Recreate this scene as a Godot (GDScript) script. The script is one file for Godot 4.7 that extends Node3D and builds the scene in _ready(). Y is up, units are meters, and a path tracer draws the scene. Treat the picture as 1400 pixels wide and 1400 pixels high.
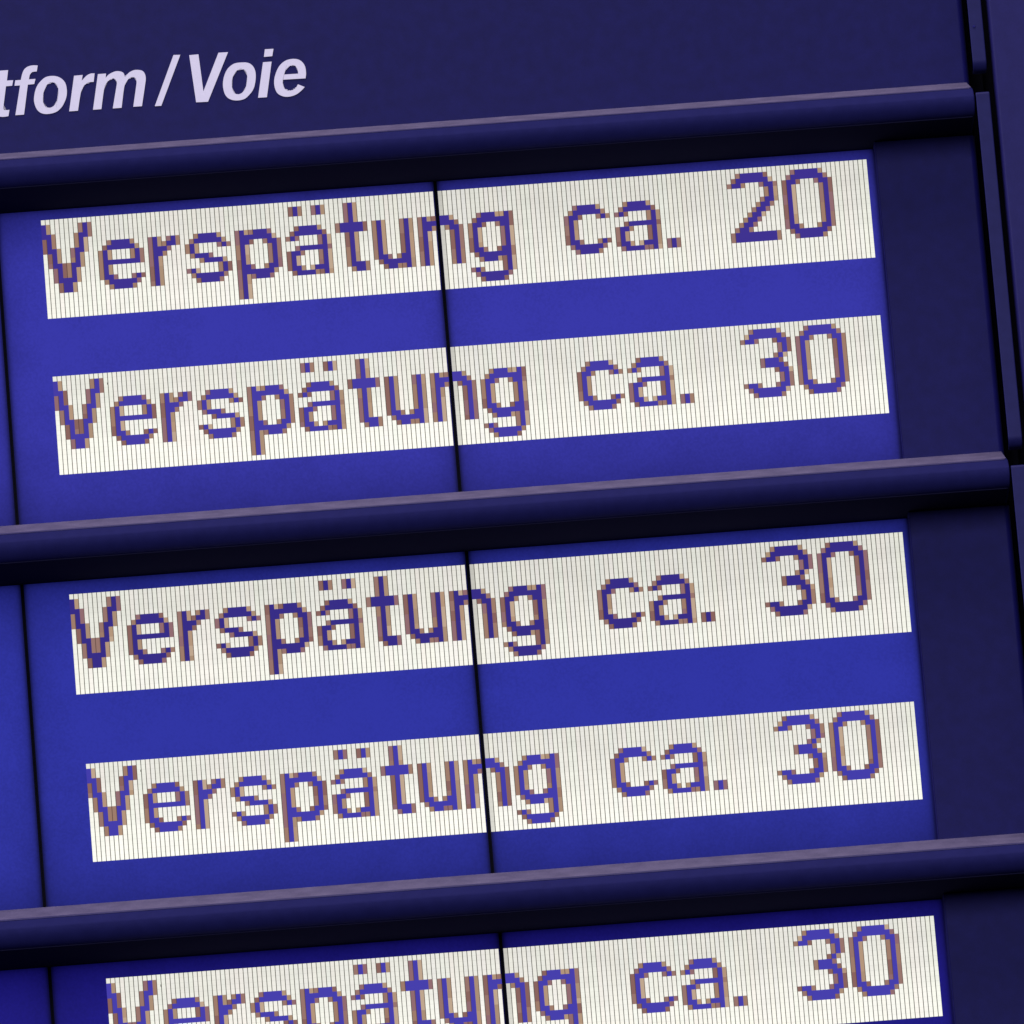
extends Node3D

# A close-up of a station departure board, seen from below on its left.
# Board coordinates: x to the right, y up, z out of the board; metres. The board's own node sits at its bottom edge.

const HANG := 3.06           # height of the board's bottom edge above the floor
const FOOT := 0.54           # board coordinate of that edge below its reference line
const LEDGE_TOPS := [0.2688, 0.0163, -0.2397, -0.4957]
const LEFT_END := -0.78      # how far the board is built past the left edge of the photograph
const SEAMS := [-0.6098, -0.3217, -0.0318, 0.2578]   # where the display modules meet
const SEAM_SHIFTS := [-0.0003, 0.0006, 0.0021]
const SCREEN_Z := -0.018
const ROWS := 20             # pixel rows of a message strip
const LEFT_COLUMNS := 86     # pixel columns of a message on the middle module, the rest is on the right one
const ALL_COLUMNS := 180

# pixel letters, column by column: # unlit, b and t half lit, with the pixel rows they fill
const GLYPHS := {
	"V": "#1-3 b4-6|t1-2 #3-6 b7-9|b3-5 #6-9 b10-12|t6-8 #9-12 b13-14|b9-11 #12-14|b9-11 #12-14|b6-8 #9-12 t13-14|b3-5 #6-9 t10-12|b1-2 #3-6 t7-9|#1-3 t4-6|b1-3",
	"e": "b7-12|b6 #7-12 b13|b5 #6 t7-8 #9 t10-11 #12-13 b14|#5-6 #9 b12 #13-14|#5-6 #9 #13-14|#5-6 #9 #13-14|#5-6 #9 #13-14|b5 #6 b7-8 #9 b12 #13 b14|t6 #7-9 #12 b13|b7-9 b12",
	"r": "b5-14|#5-14|t5-6 #7-8 t9-14|b6 #7 b8|b5 #6 b7|#5-6|b5-6",
	"s": "b7-8 b12|b6 #7-8 b9 #12 b13|b5 #6 t7-8 #9 t12 #13 b14|#5-6 #9 b10 #13-14|#5-6 #9-10 #13-14|#5-6 b9 #10 #13-14|#5-6 #10 #13-14|t5 #6 b7 #10 b11-12 #13 b14|t6 #7 t10 #11-12 b13|b7 b11-12",
	"p": "b5-18|#5-18|t5 #6-7 t8-11 #12-13 t14-18|b5 #6 b7 b12 #13 b14|#5-6 #13-14|#5-6 #13-14|#5-6 b7 b12 #13-14|b5 #6-7 b8-11 #12-13 b14|t6 #7-12 t13|b7-12",
	"ä": "b7 b10-13|b1-2 b6 #7 #10-13 b14|#1-2 b5 #6 b7 b9 #10 t11-12 #13-14|b1-2 #5-6 #9 b10 t13 #14|#5-6 #9 #14|#5-6 #9 t13 #14|b1-2 #5-6 #9 #13 b14|#1-2 t5 #6 b7-8 #9 b10-12 #13 b14|t1-2 b6 #7-14|t7-8 b9 t10-14",
	"t": "b5-6|#5-6|b1-4 #5-6 b7-13|#1-13 b14|t1-4 #5-6 t7-12 #13-14|#5-6 #13-14|b5-6 b13-14",
	"u": "b5-12|#5-12 b13|t5-11 #12-13 b14|b12 #13-14|#13-14|b12 #13 b14|b5-11 #12-13 b14|#5-14|t5-14",
	"n": "b5-14|#5-14|t5 #6-7 t8-14|b5 #6 b7|#5-6|#5-6 b7|t5 #6-7 b8-14|b6 #7-14|b7-14",
	"g": "b7-12 b16|b6 #7-12 b13 #16 b17|b5 #6-7 t8-11 #12-13 b14 b16 #17 b18|#5-6 b7 b12 #13-14 #17-18|#5-6 #13-14 #17-18|#5-6 #13-14 #17-18|t5 #6 b7 b12 #13 t14 #17-18|t5 #6-7 b8-11 #12-13 b14-16 #17 b18|#5-16 b17|b5-7 t8-11 b12-13 t14-16",
	"c": "b7-12|b6 #7-12 b13|b5 #6-7 t8-11 #12-13 b14|#5-6 b7 b12 #13-14|#5-6 #13-14|#5-6 #13-14|#5-6 #13-14|t5 #6 b7 b12 #13 b14|b6 #7 #12 b13|b7 b12",
	"a": "b7 b10-13|b6 #7 #10-13 b14|b5 #6 b7 b9 #10 t11-12 #13-14|#5-6 #9 b10 t13 #14|#5-6 #9 #14|#5-6 #9 t13 #14|#5-6 #9 #13 b14|t5 #6 b7-8 #9 b10-12 #13 b14|b6 #7-14|t7-8 b9 t10-14",
	".": "b13-14|#13-14|b13-14",
	"2": "b3 b13-14|b2 #3 b12 #13-14|b1 #2-3 b11 #12-14|#1-2 b3 b10 #11-14|#1-2 b9 #10-11 b12 #13-14|#1-2 b8 #9-10 b11 #13-14|#1-2 b7 #8-9 b10 #13-14|#1-2 b3 b6 #7-8 t9 #13-14|b1 #2-3 b4-5 #6-7 b8 #13-14|t2 #3-6 b7 #13-14|b3 t4-6 b13-14",
	"3": "b3 b12|t2 #3 #12 b13|b1 #2-3 #12-13 b14|#1-2 b3 b12 #13-14|#1-2 b7-8 #13-14|#1-2 #7-8 #13-14|#1-2 #7-8 #13-14|#1-2 b3 b6 #7-8 b9 b12 #13-14|t1 #2-3 b4-5 #6 b7 #8-9 b10-11 #12-13 b14|b2 #3-5 t6 b8 #9-12 t13|b3-5 t9 b10-12",
	"0": "b3-12|b2 #3-12 b13|b1 #2-3 t4-11 #12-13 b14|#1-2 b3 b12 #13-14|#1-2 #13-14|#1-2 #13-14|#1-2 #13-14|#1-2 b3 b12 #13-14|t1 #2-3 b4-11 #12-13 b14|b2 #3-12 b13|b3-12",
}
const WORD := [["V", 0], ["e", 12], ["r", 23], ["s", 31], ["p", 42], ["ä", 53], ["t", 64], ["u", 72], ["n", 82], ["g", 92], ["c", 113], ["a", 124], [".", 135]]
# display row, minutes, left end, right end, top and bottom of each lit message strip, its tone
const MESSAGES := [
	[0, "20", -0.2922, 0.2527, 0.2264, 0.1589, 0], [0, "30", -0.2919, 0.2524, 0.1194, 0.0526, 1],
	[1, "30", -0.2914, 0.2539, -0.0284, -0.0958, 2], [1, "30", -0.2885, 0.2512, -0.1426, -0.2081, 3],
	[2, "30", -0.2856, 0.2513, -0.2859, -0.3525, 4], [2, "30", -0.2846, 0.2513, -0.3985, -0.4651, 3],
]
# the printed heading's letters: outlines in millimetres of the board, c marks a corner
const HEADING := [
	["t", "-312.3 325.4c -306.3 325.4c -307.6 318.3c -303.5 318.2c -304.4 314.5c -308.5 314.4c -310.9 301.7 -311.3 299.8 -310.9 298.5 -309.6 298.0 -307.3 298.1c -308.3 293.8c -311.8 293.6 -314.6 294.2 -316.4 295.5 -317.0 297.6 -316.8 300.5 -314.1 314.4c -317.5 314.4c -316.7 318.4c -313.3 318.3c", ""],
	["f", "-303.7 294.1c -298.0 294.1c -294.1 314.4c -289.9 314.5c -288.8 318.0c -293.1 318.0c -292.5 320.6 -291.5 322.3 -289.9 323.0 -287.6 323.0c -286.7 327.1c -289.9 327.4 -293.0 326.9 -295.6 325.2 -297.2 322.3 -298.5 318.0c -302.1 318.0c -302.9 314.3c -299.2 314.3c", ""],
	["o", "-278.6 319.2 -275.0 318.7 -271.8 316.9 -269.5 313.7 -268.8 309.3 -269.2 305.0 -270.6 301.2 -273.2 297.1 -277.1 294.2 -282.7 293.3 -287.0 294.5 -289.6 297.6 -290.8 302.8 -290.1 307.9 -288.4 312.5 -285.9 315.8 -282.4 318.5", "-278.4 315.0 -275.7 313.8 -274.4 310.8 -274.5 306.7 -275.4 302.9 -277.1 299.6 -279.3 297.8 -281.8 297.6 -283.9 298.8 -285.0 302.3 -284.6 306.6 -283.4 310.4 -281.3 313.7"],
	["r", "-268.3 294.0c -262.5 294.0c -260.3 304.3 -259.0 308.1 -256.9 311.4 -254.1 312.9 -250.8 313.0c -249.8 318.8c -252.5 318.8 -255.2 317.6 -258.6 314.4c -257.7 318.3c -263.4 318.2c", ""],
	["m", "-252.6 293.9c -247.1 293.9c -244.5 307.0 -242.9 311.2 -240.5 313.5 -237.9 314.4 -236.3 313.5 -235.7 311.4 -236.2 308.5 -239.6 293.8c -233.8 293.8c -231.2 307.3 -229.7 311.0 -227.4 313.7 -224.9 314.4 -223.1 313.3 -222.7 311.1 -223.2 307.9 -226.1 293.9c -220.4 293.9c -217.2 308.8 -216.5 313.0 -217.0 316.2 -218.4 318.1 -220.8 318.9 -223.7 319.0 -227.0 317.7 -230.1 314.8c -230.9 317.6 -233.2 318.9 -236.1 319.1 -239.5 317.9 -241.4 316.6 -242.8 315.1c -242.3 318.1c -247.7 318.1c", ""],
	["/", "-212.0 293.2c -207.7 293.2c -192.7 327.2c -197.2 327.4c", ""],
	["V", "-186.9 326.5c -180.8 326.6c -179.4 300.9c -167.6 326.7c -161.3 326.6c -176.9 293.6c -184.7 293.8c", ""],
	["o", "-152.1 318.8 -148.4 318.1 -145.9 316.0 -144.5 312.7 -144.3 308.8 -145.1 304.1 -146.4 300.3 -148.8 297.0 -152.7 293.8 -157.7 293.0 -162.3 294.2 -165.2 297.4 -166.3 302.7 -165.8 307.8 -164.1 312.5 -161.6 316.0 -157.5 318.5", "-153.5 314.5 -151.0 313.3 -149.9 310.1 -150.4 305.3 -151.5 301.5 -153.2 298.8 -155.5 297.3 -158.0 297.4 -159.8 299.2 -160.5 303.1 -160.1 307.4 -158.5 311.2 -156.2 313.7"],
	["i", "-143.9 293.8c -138.1 293.7c -133.2 317.9c -138.9 317.9c", ""],
	["i dot", "-138.0 321.5c -132.5 321.6c -131.3 326.6c -137.0 326.7c", ""],
	["e", "-111.8 304.7c -111.2 308.4 -111.5 312.7 -113.1 316.0 -115.9 318.1 -119.9 318.7 -124.1 317.8 -128.0 314.9 -130.8 310.3 -132.5 304.8 -132.4 299.6 -130.7 295.6 -127.1 293.4 -123.0 293.0 -118.8 294.1 -115.3 296.4 -112.8 298.8c -117.1 301.0c -118.9 298.4 -121.5 297.1 -124.4 297.3 -126.3 299.2 -127.0 301.8 -126.9 304.9c", "-125.8 308.4c -124.6 311.3 -122.3 313.6 -119.8 314.4 -117.8 313.7 -116.5 311.5 -116.4 308.3c"],
]

var paint: StandardMaterial3D
var cladding: StandardMaterial3D
var edging: StandardMaterial3D
var matte_navy: StandardMaterial3D
var ledge_paint: StandardMaterial3D
var matte_shade: StandardMaterial3D
var dust_thin: StandardMaterial3D
var dusty: StandardMaterial3D
var black: StandardMaterial3D
var vinyl: StandardMaterial3D
var numbers := {}


# ---------------------------------------------------------------- helpers
class Faces:
	var p := PackedVector3Array()
	var n := PackedVector3Array()
	var u := PackedVector2Array()
	var i := PackedInt32Array()
	func vertex(at: Vector3, normal: Vector3, uv := Vector2.ZERO) -> int:
		p.append(at); n.append(normal); u.append(uv)
		return p.size() - 1
	func quad(a: int, b: int, c: int, d: int) -> void:   # wound so that the front is where a, b, c, d run anticlockwise
		i.append_array([a, c, b, a, d, c])
	func flat(x0: float, x1: float, y0: float, y1: float, z: float, uv := Rect2(0, 0, 1, 1)) -> void:   # faces +z
		var f := Vector3(0, 0, 1)
		quad(vertex(Vector3(x0, y0, z), f, Vector2(uv.position.x, uv.end.y)), vertex(Vector3(x1, y0, z), f, uv.end),
			vertex(Vector3(x1, y1, z), f, Vector2(uv.end.x, uv.position.y)), vertex(Vector3(x0, y1, z), f, uv.position))
	func face(c: Array) -> void:
		var nn: Vector3 = (c[1] - c[0]).cross(c[2] - c[0]).normalized()
		quad(vertex(c[0], nn), vertex(c[1], nn), vertex(c[2], nn), vertex(c[3], nn))
	func add_to(m: ArrayMesh, mat: Material) -> void:
		if i.is_empty(): return
		var a := []
		a.resize(Mesh.ARRAY_MAX)
		a[Mesh.ARRAY_VERTEX] = p; a[Mesh.ARRAY_NORMAL] = n; a[Mesh.ARRAY_TEX_UV] = u; a[Mesh.ARRAY_INDEX] = i
		m.add_surface_from_arrays(Mesh.PRIMITIVE_TRIANGLES, a)
		m.surface_set_material(m.get_surface_count() - 1, mat)


func part(called: String, mesh: Mesh, parent: Node, label := "") -> MeshInstance3D:
	var o := MeshInstance3D.new()
	var key := "%d %s" % [parent.get_instance_id(), called]
	var k: int = numbers.get(key, 0)
	numbers[key] = k + 1
	o.name = called if k == 0 else "%s_%03d" % [called, k]
	o.mesh = mesh
	parent.add_child(o, true)
	if label: o.set_meta("label", label)
	return o


func thing(called: String, label: String, category: String, at: Vector3) -> Node3D:
	var o := Node3D.new()
	o.name = called
	add_child(o)
	o.position = at
	o.set_meta("label", label)
	o.set_meta("category", category)
	return o


func one(f: Faces, mat: Material) -> ArrayMesh:
	var m := ArrayMesh.new()
	f.add_to(m, mat)
	return m


# a closed profile in (z, y) with a fillet radius at each corner, as points with normals
func rounded(corners: Array) -> Array:
	var out := []
	var count := corners.size()
	for k in count:
		var a: Vector3 = corners[(k + count - 1) % count]
		var b: Vector3 = corners[k]
		var c: Vector3 = corners[(k + 1) % count]
		var pb := Vector2(b.x, b.y)
		var d0 := (pb - Vector2(a.x, a.y)).normalized()
		var d1 := (Vector2(c.x, c.y) - pb).normalized()
		var n0 := Vector2(-d0.y, d0.x)
		var n1 := Vector2(-d1.y, d1.x)
		if b.z <= 0.0:
			out.append([pb, n0]); out.append([pb, n1])
			continue
		var half := absf(d0.angle_to(d1)) / 2.0
		var cut := b.z * tan(half)
		var s := pb - d0 * cut
		var e := pb + d1 * cut
		var mid := s - n0 * b.z
		var steps := maxi(3, int(half * 14.0))
		for j in steps + 1:
			var t := float(j) / steps
			var nn := n0.rotated(d0.angle_to(d1) * t)
			out.append([mid + nn * b.z if j > 0 and j < steps else (s if j == 0 else e), nn])
	return out


# sweeps such a profile along x from x0 to x1; the right end (or both) is drawn in by a small chamfer. Corners run clockwise seen from +x with z to the right.
func swept(corners: Array, x0: float, x1: float, chamfer: float, both := false) -> Faces:
	var f := Faces.new()
	var line := rounded(corners)
	var stations := [[x0 + (chamfer if both else 0.0), 0.0], [x1 - chamfer, 0.0], [x1 - chamfer * 0.35, chamfer * 0.25], [x1, chamfer * 0.9]]
	if both: stations = [[x0, chamfer * 0.9], [x0 + chamfer * 0.35, chamfer * 0.25]] + stations
	var total := 0.0
	var run := [0.0]
	for k in line.size():
		total += (line[(k + 1) % line.size()][0] - line[k][0]).length()
		run.append(total)
	var rings := []
	for si in stations.size():
		var st: Array = stations[si]
		var ring := []
		for k in line.size() + 1:
			var q: Array = line[k % line.size()]
			var at: Vector2 = q[0] - q[1] * float(st[1])
			var lean := 0.0
			if si >= stations.size() - 2: lean = [0.45, 1.0][si - stations.size() + 2]
			if both and si < 2: lean = [-1.0, -0.45][si]
			ring.append(f.vertex(Vector3(st[0], at.y, at.x), Vector3(lean, q[1].y, q[1].x).normalized(), Vector2(st[0], run[k])))
		rings.append(ring)
	for s in rings.size() - 1:
		for k in line.size():
			f.quad(rings[s][k], rings[s][k + 1], rings[s + 1][k + 1], rings[s + 1][k])
	for side in ([0, 1] if both else [1]):
		var poly := PackedVector2Array()
		for q in line:
			var at2: Vector2 = q[0] - q[1] * chamfer * 0.9
			if poly.is_empty() or poly[-1].distance_to(at2) > 0.00004: poly.append(at2)
		var x: float = x1 if side == 1 else x0
		var base := f.p.size()
		for at3 in poly: f.vertex(Vector3(x, at3.y, at3.x), Vector3(1 if side == 1 else -1, 0, 0))
		var tri := Geometry2D.triangulate_polygon(poly)
		for t in tri: f.i.append(base + t)
	return f


# a box with its front edges rounded off
func rounded_box(x0: float, x1: float, y0: float, y1: float, z0: float, z1: float, r: float, reach := [1.0, 1.0, 1.0, 1.0]) -> Faces:   # reach: bottom, right, top, left
	var f := Faces.new()
	var rings := []
	var steps := 5
	for k in steps + 2:
		var inset := 0.0
		var z := z0
		var out_w := 1.0
		var fwd_w := 0.0
		if k > 0:
			var a := PI / 2 * float(k - 1) / steps
			inset = r * (1.0 - cos(a)); z = z1 - r + r * sin(a)
			out_w = cos(a); fwd_w = sin(a)
		var ring := []
		var cs := [Vector2(x0 + inset * reach[3], y0 + inset * reach[0]), Vector2(x1 - inset * reach[1], y0 + inset * reach[0]), Vector2(x1 - inset * reach[1], y1 - inset * reach[2]), Vector2(x0 + inset * reach[3], y1 - inset * reach[2])]
		var sides := [Vector2(0, -1), Vector2(1, 0), Vector2(0, 1), Vector2(-1, 0)]
		for c in 4:
			for e in 2:
				var d: Vector2 = sides[(c + 3) % 4] if e == 0 else sides[c]
				ring.append(f.vertex(Vector3(cs[c].x, cs[c].y, z), Vector3(d.x * out_w, d.y * out_w, fwd_w).normalized(), cs[c]))
		rings.append(ring)
	for s in rings.size() - 1:
		for c in 4:
			var a0: int = c * 2 + 1
			var b0: int = (c * 2 + 2) % 8
			f.quad(rings[s][a0], rings[s][b0], rings[s + 1][b0], rings[s + 1][a0])
	f.flat(x0 + r * reach[3], x1 - r * reach[1], y0 + r * reach[0], y1 - r * reach[2], z1, Rect2(x0, y0, x1 - x0, y1 - y0))
	return f


func box(f: Faces, x0: float, x1: float, y0: float, y1: float, z0: float, z1: float) -> void:
	f.face([Vector3(x0, y0, z1), Vector3(x1, y0, z1), Vector3(x1, y1, z1), Vector3(x0, y1, z1)])
	f.face([Vector3(x1, y0, z0), Vector3(x0, y0, z0), Vector3(x0, y1, z0), Vector3(x1, y1, z0)])
	f.face([Vector3(x1, y0, z1), Vector3(x1, y0, z0), Vector3(x1, y1, z0), Vector3(x1, y1, z1)])
	f.face([Vector3(x0, y0, z0), Vector3(x0, y0, z1), Vector3(x0, y1, z1), Vector3(x0, y1, z0)])
	f.face([Vector3(x0, y1, z1), Vector3(x1, y1, z1), Vector3(x1, y1, z0), Vector3(x0, y1, z0)])
	f.face([Vector3(x0, y0, z0), Vector3(x1, y0, z0), Vector3(x1, y0, z1), Vector3(x0, y0, z1)])


# ---------------------------------------------------------------- materials
func noise_texture(seed_: int, size: int, freq: float, low: Color, high: Color, octaves := 3) -> ImageTexture:
	var nz := FastNoiseLite.new()
	nz.seed = seed_; nz.frequency = freq; nz.fractal_octaves = octaves
	nz.noise_type = FastNoiseLite.TYPE_SIMPLEX_SMOOTH
	var src := nz.get_seamless_image(size, size)
	var im := Image.create(size, size, false, Image.FORMAT_RGB8)
	var rng := RandomNumberGenerator.new()
	rng.seed = seed_
	for y in size:
		for x in size:
			var t := clampf(src.get_pixel(x, y).r * 0.6 + rng.randf() * 0.4, 0, 1)
			im.set_pixel(x, y, low.lerp(high, t))
	return ImageTexture.create_from_image(im)


func lin(r: float, g: float, b: float) -> Color:
	return Color(r, g, b).linear_to_srgb()


func painted(low: Color, high: Color, rough: float, seed_: int, scale: float) -> StandardMaterial3D:
	var m := StandardMaterial3D.new()
	m.albedo_texture = noise_texture(seed_, 256, 0.03, low, high, 4)
	m.uv1_triplanar = true
	m.uv1_scale = Vector3.ONE * scale
	m.roughness = rough
	m.metallic_specular = 0.22
	return m


func glowing(c: Color, energy := 1.0, tex: Texture2D = null) -> StandardMaterial3D:
	var m := StandardMaterial3D.new()
	m.albedo_color = Color(0.01, 0.01, 0.012)
	m.roughness = 0.6
	m.metallic_specular = 0.15
	m.emission_enabled = true
	m.emission = c
	m.emission_energy_multiplier = energy
	if tex:
		m.emission_operator = BaseMaterial3D.EMISSION_OP_MULTIPLY
		m.emission_texture = tex
		m.texture_repeat = false
	return m


# the backlight of a display module: even in the middle, falling off towards its rim
func backlight_texture(seed_: int) -> ImageTexture:
	var w := 288
	var h := 216
	var im := Image.create(w, h, false, Image.FORMAT_RGB8)
	var nz := FastNoiseLite.new()
	nz.seed = seed_; nz.frequency = 0.02; nz.fractal_octaves = 4
	var rng := RandomNumberGenerator.new()
	rng.seed = seed_
	for y in h:
		for x in w:
			var dx := minf(x + 0.5, w - x - 0.5)
			var top := y + 0.5
			var foot := h - y - 0.5
			var t := (1.0 - 0.13 * exp(-dx / 10.0)) * (1.0 - 0.34 * exp(-top / 17.0)) * (1.0 - 0.30 * exp(-foot / 24.0))
			t *= 1.0 - 0.55 * exp(-dx / 1.3) - 0.25 * exp(-top / 1.5)
			t *= 1.0 + 0.05 * nz.get_noise_2d(x, y) + 0.08 * (rng.randf() - 0.5)
			im.set_pixel(x, y, Color(t, t, t).clamp())
	return ImageTexture.create_from_image(im)


# the light of a lit strip: a little brighter at its foot, no two pixel columns quite alike, faint seams between pixel rows
func strip_texture(seed_: int) -> ImageTexture:
	var w := 94 * 2
	var h := ROWS * 10
	var im := Image.create(w, h, false, Image.FORMAT_RGB8)
	var rng := RandomNumberGenerator.new()
	rng.seed = seed_
	var nz := FastNoiseLite.new()
	nz.seed = seed_; nz.frequency = 0.03
	for x in w / 2:
		var tint := Vector3(rng.randf_range(-1, 1), rng.randf_range(-1, 1), rng.randf_range(-1, 1)) * 0.006
		for y in h:
			var t := lerpf(0.90, 0.985, smoothstep(0.0, 1.0, float(y) / h))
			t += 0.025 * nz.get_noise_2d(x * 4.0, y)
			if y % 10 == 9: t -= 0.045
			if x == 0: t *= 0.86  # the bezel's shade on the first column, painted in
			for k in 2:
				im.set_pixel(x * 2 + k, y, Color(t + tint.x, t + tint.y, t * 0.995 + tint.z).clamp())
	return ImageTexture.create_from_image(im)


func make_materials() -> void:
	paint = painted(lin(0.0054, 0.0050, 0.057), lin(0.0088, 0.0085, 0.091), 0.5, 11, 9.0)
	cladding = painted(lin(0.0142, 0.0128, 0.079), lin(0.0196, 0.0180, 0.110), 0.5, 14, 7.0)
	edging = painted(lin(0.0120, 0.0125, 0.069), lin(0.0170, 0.0178, 0.095), 0.5, 15, 11.0)
	ledge_paint = edging.duplicate()
	ledge_paint.roughness = 0.65
	ledge_paint.metallic_specular = 0.12
	matte_shade = StandardMaterial3D.new()  # dull dark colour standing in for the shade under the ledges
	matte_shade.albedo_color = lin(0.013, 0.013, 0.036)
	matte_shade.roughness = 1.0
	matte_shade.specular_mode = BaseMaterial3D.SPECULAR_DISABLED
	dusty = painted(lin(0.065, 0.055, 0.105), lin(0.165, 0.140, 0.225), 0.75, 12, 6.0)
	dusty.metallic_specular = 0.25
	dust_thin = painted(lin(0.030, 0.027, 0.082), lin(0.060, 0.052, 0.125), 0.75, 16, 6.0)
	matte_navy = matte_shade.duplicate()
	matte_navy.albedo_color = lin(0.022, 0.021, 0.12)
	black = StandardMaterial3D.new()
	black.albedo_color = lin(0.004, 0.004, 0.007)
	black.roughness = 0.8
	black.metallic_specular = 0.12
	vinyl = painted(lin(0.70, 0.68, 0.74), lin(0.76, 0.74, 0.79), 0.5, 13, 14.0)


# ---------------------------------------------------------------- display modules
func glyph_cells(letter: String) -> Array:   # [column, kind, first row, last row]
	var out := []
	var cols: PackedStringArray = String(GLYPHS[letter]).split("|")
	for c in cols.size():
		for r in cols[c].split(" "):
			var span := r.substr(1).split("-")
			out.append([c, r[0], int(span[0]), int(span[-1])])
	return out


func _ready() -> void:
	# ------------------------------------------------ camera, light, exposure
	var cam := Camera3D.new()
	cam.name = "camera"
	cam.fov = 5.0102
	cam.near = 0.1
	cam.far = 60.0
	add_child(cam)
	cam.transform = Transform3D(Basis(Vector3(0.99677793, -0.07971538, 0.0089006), Vector3(0.07466002, 0.96263085, 0.26032234), Vector3(-0.02931969, -0.25881905, 0.96548074)), Vector3(-0.22338809, HANG + FOOT - 1.97195463, 7.35604373))
	cam.current = true

	var we := WorldEnvironment.new()
	we.name = "hall_air"
	var env := Environment.new()
	env.background_mode = Environment.BG_COLOR
	env.background_color = Color(0.19, 0.19, 0.22)
	env.tonemap_mode = Environment.TONE_MAPPER_LINEAR
	env.tonemap_exposure = 1.0
	env.sdfgi_enabled = true
	env.ssao_enabled = true
	env.ssil_enabled = true
	we.environment = env
	add_child(we)

	# unseen broad light from the front, added to keep the ledges' shadows short
	area_light("front_light", Vector2(9, 5), Color(0.885, 0.875, 1.0), 104.0, Vector3(-3.4, 2.6, 10.5))
	# unseen overhead light, added to brighten the ledges' upper faces
	area_light("overhead_light", Vector2(6, 4), Color(0.97, 0.93, 0.96), 50.0, Vector3(-0.6, 6.5, 2.6))

	make_materials()
	build_board()
	build_side_panel()


func area_light(called: String, size: Vector2, color: Color, energy: float, at: Vector3) -> void:
	var l := AreaLight3D.new()
	l.name = called
	l.area_size = size
	l.area_normalize_energy = true
	l.light_color = color
	l.light_energy = energy
	l.area_range = 40.0
	l.area_attenuation = 2.0
	l.shadow_enabled = true
	add_child(l)
	l.look_at_from_position(at + Vector3(0, HANG + FOOT, 0), Vector3(0, HANG + FOOT, 0))


# the modules of the rows are not quite in line
func seam(row: int, k: int) -> float:
	return SEAMS[k] + (SEAM_SHIFTS[row] if k == 2 else 0.0)


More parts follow.
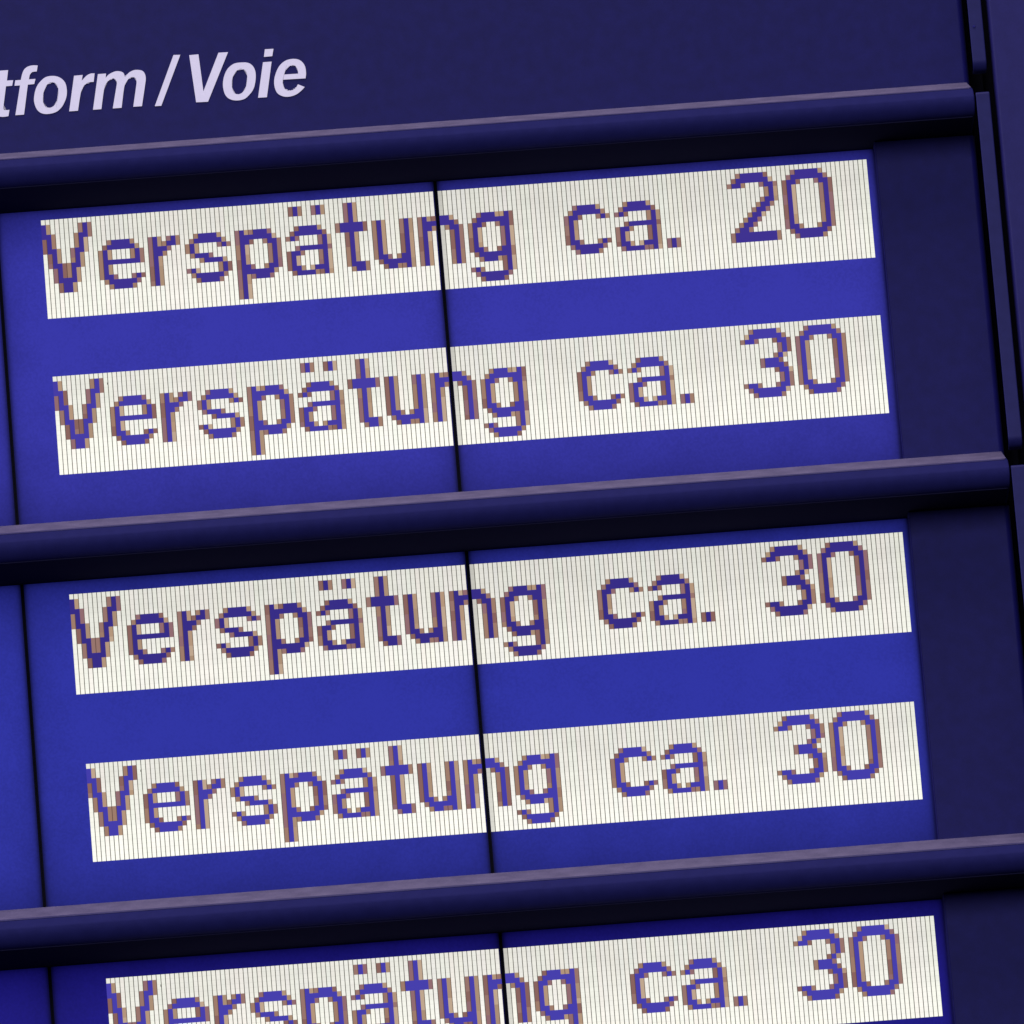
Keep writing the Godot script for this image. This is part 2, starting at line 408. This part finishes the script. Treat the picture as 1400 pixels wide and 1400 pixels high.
func build_board() -> void:
	var board := thing("departure_board", "dark blue station departure board with lit white delay lines on blue screens", "departure board", Vector3(0, HANG, 0))
	var lift := Vector3(0, FOOT, 0)

	var back := Faces.new()
	box(back, LEFT_END, 0.345, -0.535, 0.56, -0.06, -0.045)
	part("back_plate", one(back, black), board).position = lift

	# the heading's panel with its printed letters
	var head := part("header_panel", one(rounded_box(LEFT_END, 0.3236, 0.2660, 0.55, -0.03, 0.0, 0.005, [0.1, 0.8, 0.1, 0.1]), paint), board, "plain navy heading panel above the top ledge with white italic lettering")
	head.position = lift
	for g in HEADING:
		var called := "letter"
		if g[0] == "/": called = "slash"
		if g[0] == "i dot": called = "letter_dot"
		part(called, one(printed(g[1], g[2]), vinyl), head)

	# ledges between the rows, their sloping tops covered with dust
	for k in LEDGE_TOPS.size():
		var y: float = LEDGE_TOPS[k]
		var body := [Vector3(-0.03, y, 0), Vector3(0.0, y - 0.0004, 0), Vector3(0.0362, y - 0.0150, 0.0010), Vector3(0.0402, y - 0.0168, 0.0010), Vector3(0.0460, y - 0.0232, 0.0030),
			Vector3(0.0460, y - 0.0348, 0.0100), Vector3(-0.03, y - 0.0350, 0)]
		var led := part("ledge", one(swept(body, LEFT_END, 0.3222, 0.0010), ledge_paint), board)
		led.position = lift
		var under := Faces.new()
		box(under, LEFT_END, 0.3205, y - 0.0354, y - 0.0325, -0.0300, 0.0372)  # sheet added so the underside stays as dark as in shade
		part("soffit_shade", one(under, matte_shade), led)
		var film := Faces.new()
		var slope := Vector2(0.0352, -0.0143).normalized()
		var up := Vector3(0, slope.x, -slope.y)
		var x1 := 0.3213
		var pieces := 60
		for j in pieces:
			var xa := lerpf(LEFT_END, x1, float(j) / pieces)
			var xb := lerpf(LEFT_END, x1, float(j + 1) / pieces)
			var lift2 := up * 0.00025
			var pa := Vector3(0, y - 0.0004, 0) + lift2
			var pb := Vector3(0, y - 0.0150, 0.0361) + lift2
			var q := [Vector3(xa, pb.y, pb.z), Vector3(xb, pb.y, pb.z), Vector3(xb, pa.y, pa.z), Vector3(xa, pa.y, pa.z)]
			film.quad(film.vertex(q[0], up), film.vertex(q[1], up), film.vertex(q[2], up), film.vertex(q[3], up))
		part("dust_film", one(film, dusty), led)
		# thinner dust over the lip
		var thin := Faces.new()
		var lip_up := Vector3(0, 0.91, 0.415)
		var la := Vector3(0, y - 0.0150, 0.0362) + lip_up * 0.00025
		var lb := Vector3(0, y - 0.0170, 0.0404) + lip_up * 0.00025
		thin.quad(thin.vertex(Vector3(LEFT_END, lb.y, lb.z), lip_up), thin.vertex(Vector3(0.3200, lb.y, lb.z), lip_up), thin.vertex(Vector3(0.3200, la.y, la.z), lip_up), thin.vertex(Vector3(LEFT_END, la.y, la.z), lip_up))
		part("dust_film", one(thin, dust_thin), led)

	# the rows
	var lights := [backlight_texture(3), backlight_texture(5), backlight_texture(9)]
	var strips := [strip_texture(21), strip_texture(22)]
	var power := [lin(0.037, 0.037, 0.390), lin(0.027, 0.033, 0.365), lin(0.0125, 0.0095, 0.225)]
	var row_words := ["upper", "middle", "lowest"]
	var rng := RandomNumberGenerator.new()
	rng.seed = 77
	var white := []
	for k in 4: white.append(glowing(lin(1.0, 0.985, 0.915), [1.02, 0.98, 1.08, 1.05][k], strips[k % 2]))
	# the unlit pixels of each line, a little darker on the upper line of a row
	var inks := [glowing(lin(0.048, 0.030, 0.275)), glowing(lin(0.058, 0.043, 0.37)), glowing(lin(0.036, 0.024, 0.235)), glowing(lin(0.054, 0.044, 0.40)), glowing(lin(0.060, 0.048, 0.41))]
	var gap := glowing(lin(0.09, 0.085, 0.065))
	var brown_gap := glowing(lin(0.10, 0.055, 0.04))
	var browns := [glowing(lin(0.25, 0.125, 0.11)), glowing(lin(0.31, 0.175, 0.15)), glowing(lin(0.34, 0.20, 0.145)), glowing(lin(0.28, 0.145, 0.16))]
	var tans := [glowing(lin(0.45, 0.30, 0.20)), glowing(lin(0.52, 0.38, 0.27)), glowing(lin(0.40, 0.27, 0.18))]
	for row in 3:
		var top: float = LEDGE_TOPS[row] - 0.0335
		var foot: float = LEDGE_TOPS[row + 1] - 0.004
		var screen_top := top - 0.0022
		var cols: Array = []
		for c in 3:
			var x0 := seam(row, c)
			var x1 := seam(row, c + 1)
			var m := ArrayMesh.new()
			var shell := Faces.new()
			box(shell, x0 + 0.0001, x1 - 0.0001, foot, top, -0.044, SCREEN_Z - 0.0008)
			shell.add_to(m, black)
			var face := Faces.new()
			face.flat(x0 + 0.00115, x1 - (0.00115 if c < 2 else 0.0004), foot + 0.0005, screen_top, SCREEN_Z - 0.0003)
			face.add_to(m, glowing(power[row], 1.0, lights[(row + c) % 3]))
			var words := ["", "", ""]
			words[1] = "%s row's middle blue screen showing Verspätun" % row_words[row]
			words[2] = "%s row's right blue screen ending in %s" % [row_words[row], ["20 and 30", "30 twice", "30"][row]]
			words[0] = "%s row's left blue screen without text" % row_words[row]
			var mod := part("display_module", m, board, words[c])
			mod.position = lift
			cols.append(mod)
		for msg in MESSAGES:
			if msg[0] == row: write_line(msg, cols, white, gap, brown_gap, browns, tans, inks[msg[6]], rng)
		# the blank end of the row
		part("blank_panel", one(rounded_box(SEAMS[3], 0.3236, LEDGE_TOPS[row + 1] - 0.003, LEDGE_TOPS[row] - 0.0362, -0.04, 0.0, 0.005, [0.05, 0.8, 0.05, 0.05]), paint), board).position = lift
		var seal := Faces.new()
		box(seal, SEAMS[3] - 0.0005, SEAMS[3] - 0.0001, foot, screen_top, SCREEN_Z - 0.0004, -0.0012)  # no real seal: thin strip added to hide screen glow on the recess wall
		part("glow_mask", one(seal, matte_navy), board).position = lift
	for k in 4:
		var y1: float = [0.55, 0.2478, -0.0058, -0.2620][k]
		var y0: float = [0.2636, 0.0076, -0.2478, -0.5040][k]
		var bar := [Vector3(0.0360, y1, 0.001), Vector3(0.0462, y1, 0.0022), Vector3(0.0462, y0, 0.0065), Vector3(0.0360, y0 - 0.001, 0.001)]
		var strip := part("end_strip", one(swept(bar, 0.3233, 0.3323, 0.0007, true), edging), board)
		strip.position = lift
		if k == 0:
			var screw := CylinderMesh.new()
			screw.top_radius = 0.0008
			screw.bottom_radius = 0.0011
			screw.height = 0.0006
			screw.radial_segments = 20
			screw.material = matte_navy
			var head_of := part("screw", screw, strip)
			head_of.position = Vector3(0.3263, 0.2922, 0.0464)
			head_of.rotation.x = PI / 2
	var filler := Faces.new()
	box(filler, 0.3256, 0.3345, -0.53, 0.55, -0.044, -0.032)  # black filler added behind the end strips to keep the gap dark
	part("dark_filler", one(filler, black), board).position = lift


# one message strip: its lit pixels on the middle and the right module, and its letters
func write_line(msg: Array, modules: Array, white: Array, gap: Material, brown_gap: Material, browns: Array, tans: Array, ink: Material, rng: RandomNumberGenerator) -> void:
	var cells := []                   # per pixel column: which pixel rows a letter fills
	for c in ALL_COLUMNS: cells.append({})
	var text: Array = WORD.duplicate()
	text.append([msg[1][0], 149])
	text.append([msg[1][1], 161])
	var left_pitch: float = (seam(msg[0], 2) - 0.0014 - msg[2]) / LEFT_COLUMNS
	var right_start: float = seam(msg[0], 2) + 0.0013
	var right_pitch: float = (msg[3] - right_start) / (ALL_COLUMNS - LEFT_COLUMNS)
	var y_top: float = msg[4]
	var dy: float = (msg[4] - msg[5]) / ROWS
	var z := SCREEN_Z
	var place := func(c: int) -> Array:
		if c < LEFT_COLUMNS: return [msg[2] + c * left_pitch, left_pitch]
		return [right_start + (c - LEFT_COLUMNS) * right_pitch, right_pitch]
	for t in text:
		var inks := [Faces.new(), Faces.new()]
		var halves := []              # [side, faces, material]
		for cell in glyph_cells(t[0]):
			var c: int = t[1] + cell[0]
			var side := 0 if c < LEFT_COLUMNS else 1
			var at: Array = place.call(c)
			var x: float = at[0]
			var p: float = at[1]
			var ya: float = y_top - cell[2] * dy
			var yb: float = y_top - (cell[3] + 1) * dy
			for r in range(cell[2], cell[3] + 1): cells[c][r] = true
			if cell[1] == "#":
				inks[side].flat(x - p * 0.06, x + p, yb, ya, z)
			else:
				var r0: int = cell[2]
				while r0 <= cell[3]:          # the half lit pixels are not quite even down a column
					var r1: int = mini(cell[3] + 1, r0 + 2 + rng.randi() % 3)
					var tone: Material = (browns if cell[1] == "b" else tans)[rng.randi() % (4 if cell[1] == "b" else 3)]
					var f := Faces.new()
					f.flat(x, x + p * 0.86, y_top - r1 * dy, y_top - r0 * dy, z + 0.0001)
					halves.append([side, f, tone])
					r0 = r1
				var g := Faces.new()
				g.flat(x + p * 0.86, x + p, yb, ya, z + 0.0001)
				halves.append([side, g, brown_gap])
		for side in 2:
			var m := ArrayMesh.new()
			inks[side].add_to(m, ink)
			var joined := {}
			for h in halves:
				if h[0] != side: continue
				if not joined.has(h[2]): joined[h[2]] = Faces.new()
				var to: Faces = joined[h[2]]
				var base := to.p.size()
				to.p.append_array(h[1].p); to.n.append_array(h[1].n); to.u.append_array(h[1].u)
				for k in h[1].i: to.i.append(base + k)
			for mat in joined: joined[mat].add_to(m, mat)
			if m.get_surface_count() > 0:
				var called := "full_stop" if t[0] == "." else ("digit" if t[0] in ["0", "2", "3"] else "letter")
				part(called, m, modules[1 + side])
	for side in 2:
		var lit := Faces.new()
		var dark := Faces.new()
		var first := 0 if side == 0 else LEFT_COLUMNS
		var last := LEFT_COLUMNS if side == 0 else ALL_COLUMNS
		for c in range(first, last):
			var at: Array = place.call(c)
			var x: float = at[0]
			var p: float = at[1]
			var r := 0
			while r < ROWS:
				if cells[c].has(r):
					r += 1
					continue
				var r1 := r
				while r1 < ROWS and not cells[c].has(r1): r1 += 1
				var local := c - first
				var u0 := (local + 0.25) / 94.0
				if side == 0: u0 = (local + 4.25) / 94.0
				lit.flat(x, x + p * 0.84, y_top - r1 * dy, y_top - r * dy, z + 0.0001, Rect2(u0, float(r) / ROWS, 0.5 / 94.0, float(r1 - r) / ROWS))
				if c < last - 1:
					dark.flat(x + p * 0.84, x + p, y_top - r1 * dy, y_top - r * dy, z + 0.0001)
				r = r1
		if side == 0 and msg[6] in [1, 3, 4]:   # a dead spot on the lit strip
			dark.flat(msg[2] + 11.72 * left_pitch, msg[2] + 11.98 * left_pitch, y_top - 2.45 * dy, y_top - 2.0 * dy, z + 0.0002)
		var m := ArrayMesh.new()
		lit.add_to(m, white[side + (2 if msg[6] in [1, 3, 4] else 0)])
		dark.add_to(m, gap)
		part("message_strip", m, modules[1 + side])


# a printed letter: an outline (with a hole) smoothed between its corners, a film 0.5 mm thick
func printed(outline: String, hole: String) -> Faces:
	var outer := curve(outline)
	if hole:
		var inner := curve(hole)
		if Geometry2D.is_polygon_clockwise(inner) == Geometry2D.is_polygon_clockwise(outer): inner.reverse()
		# join the hole to the outline by a hair-thin cut
		var best := [INF, 0, 0]
		for a in outer.size():
			for b in inner.size():
				var d := outer[a].distance_to(inner[b])
				if d < best[0]: best = [d, a, b]
		var ring := PackedVector2Array()
		for k in best[1] + 1: ring.append(outer[k])
		for k in inner.size(): ring.append(inner[(best[2] + k) % inner.size()])
		var away: Vector2 = (inner[best[2]] - outer[best[1]]).orthogonal().normalized() * 0.000004
		ring.append(inner[best[2]] + away)
		ring.append(outer[best[1]] + away)
		for k in range(best[1] + 1, outer.size()): ring.append(outer[k])
		var alt := ring.duplicate()
		if Geometry2D.triangulate_polygon(alt).is_empty():
			ring.clear()
			for k in best[1] + 1: ring.append(outer[k])
			for k in inner.size(): ring.append(inner[(best[2] + k) % inner.size()])
			ring.append(inner[best[2]] - away)
			ring.append(outer[best[1]] - away)
			for k in range(best[1] + 1, outer.size()): ring.append(outer[k])
		outer = ring
	var tri := Geometry2D.triangulate_polygon(outer)
	if tri.is_empty(): print("letter not triangulated: ", outline.left(20))
	var f := Faces.new()
	var z := 0.0006
	for q in outer: f.vertex(Vector3(q.x, q.y, z), Vector3(0, 0, 1), q)
	for k in range(0, tri.size(), 3):
		var a := outer[tri[k]]
		var turn := (outer[tri[k + 1]] - a).cross(outer[tri[k + 2]] - a)
		f.i.append_array([tri[k], tri[k + 2], tri[k + 1]] if turn > 0 else [tri[k], tri[k + 1], tri[k + 2]])
	var cw := 1.0 if Geometry2D.is_polygon_clockwise(outer) else -1.0
	for k in outer.size():
		var a := outer[k]
		var b := outer[(k + 1) % outer.size()]
		if a.distance_to(b) < 0.00001: continue
		var n2 := (b - a).orthogonal().normalized() * cw
		var n3 := Vector3(n2.x, n2.y, 0)
		var i0 := f.vertex(Vector3(a.x, a.y, 0.0001), n3)
		f.quad(i0, f.vertex(Vector3(b.x, b.y, 0.0001), n3), f.vertex(Vector3(b.x, b.y, z), n3), f.vertex(Vector3(a.x, a.y, z), n3))
	return f


func curve(text: String) -> PackedVector2Array:
	var t := text.split(" ")
	var pts := []
	for k in range(0, t.size(), 2):
		pts.append([Vector2(float(t[k]), float(t[k + 1].trim_suffix("c"))) * 0.001, t[k + 1].ends_with("c")])
	var out := PackedVector2Array()
	var n := pts.size()
	for k in n:
		var a: Array = pts[k]
		var b: Array = pts[(k + 1) % n]
		out.append(a[0])
		if a[1] and b[1]: continue
		var before: Vector2 = pts[(k + n - 1) % n][0]
		var after: Vector2 = pts[(k + 2) % n][0]
		if a[1]: before = a[0] * 2.0 - b[0] if not b[1] else a[0]
		if b[1]: after = b[0] * 2.0 - a[0]
		for j in range(1, 5): out.append(a[0].cubic_interpolate(b[0], before, after, j / 5.0))
	return out


# ---------------------------------------------------------------- the cladding right of the board
func build_side_panel() -> void:
	var o := thing("side_panel", "plain violet blue metal panel beyond the black gap at the board's right end", "panel", Vector3(0.56, HANG, 0))
	var f := rounded_box(0.3364 - 0.56, 0.22, 0.0, 1.1, 0.036, 0.046, 0.0022)
	part("cladding_sheet", one(f, cladding), o)
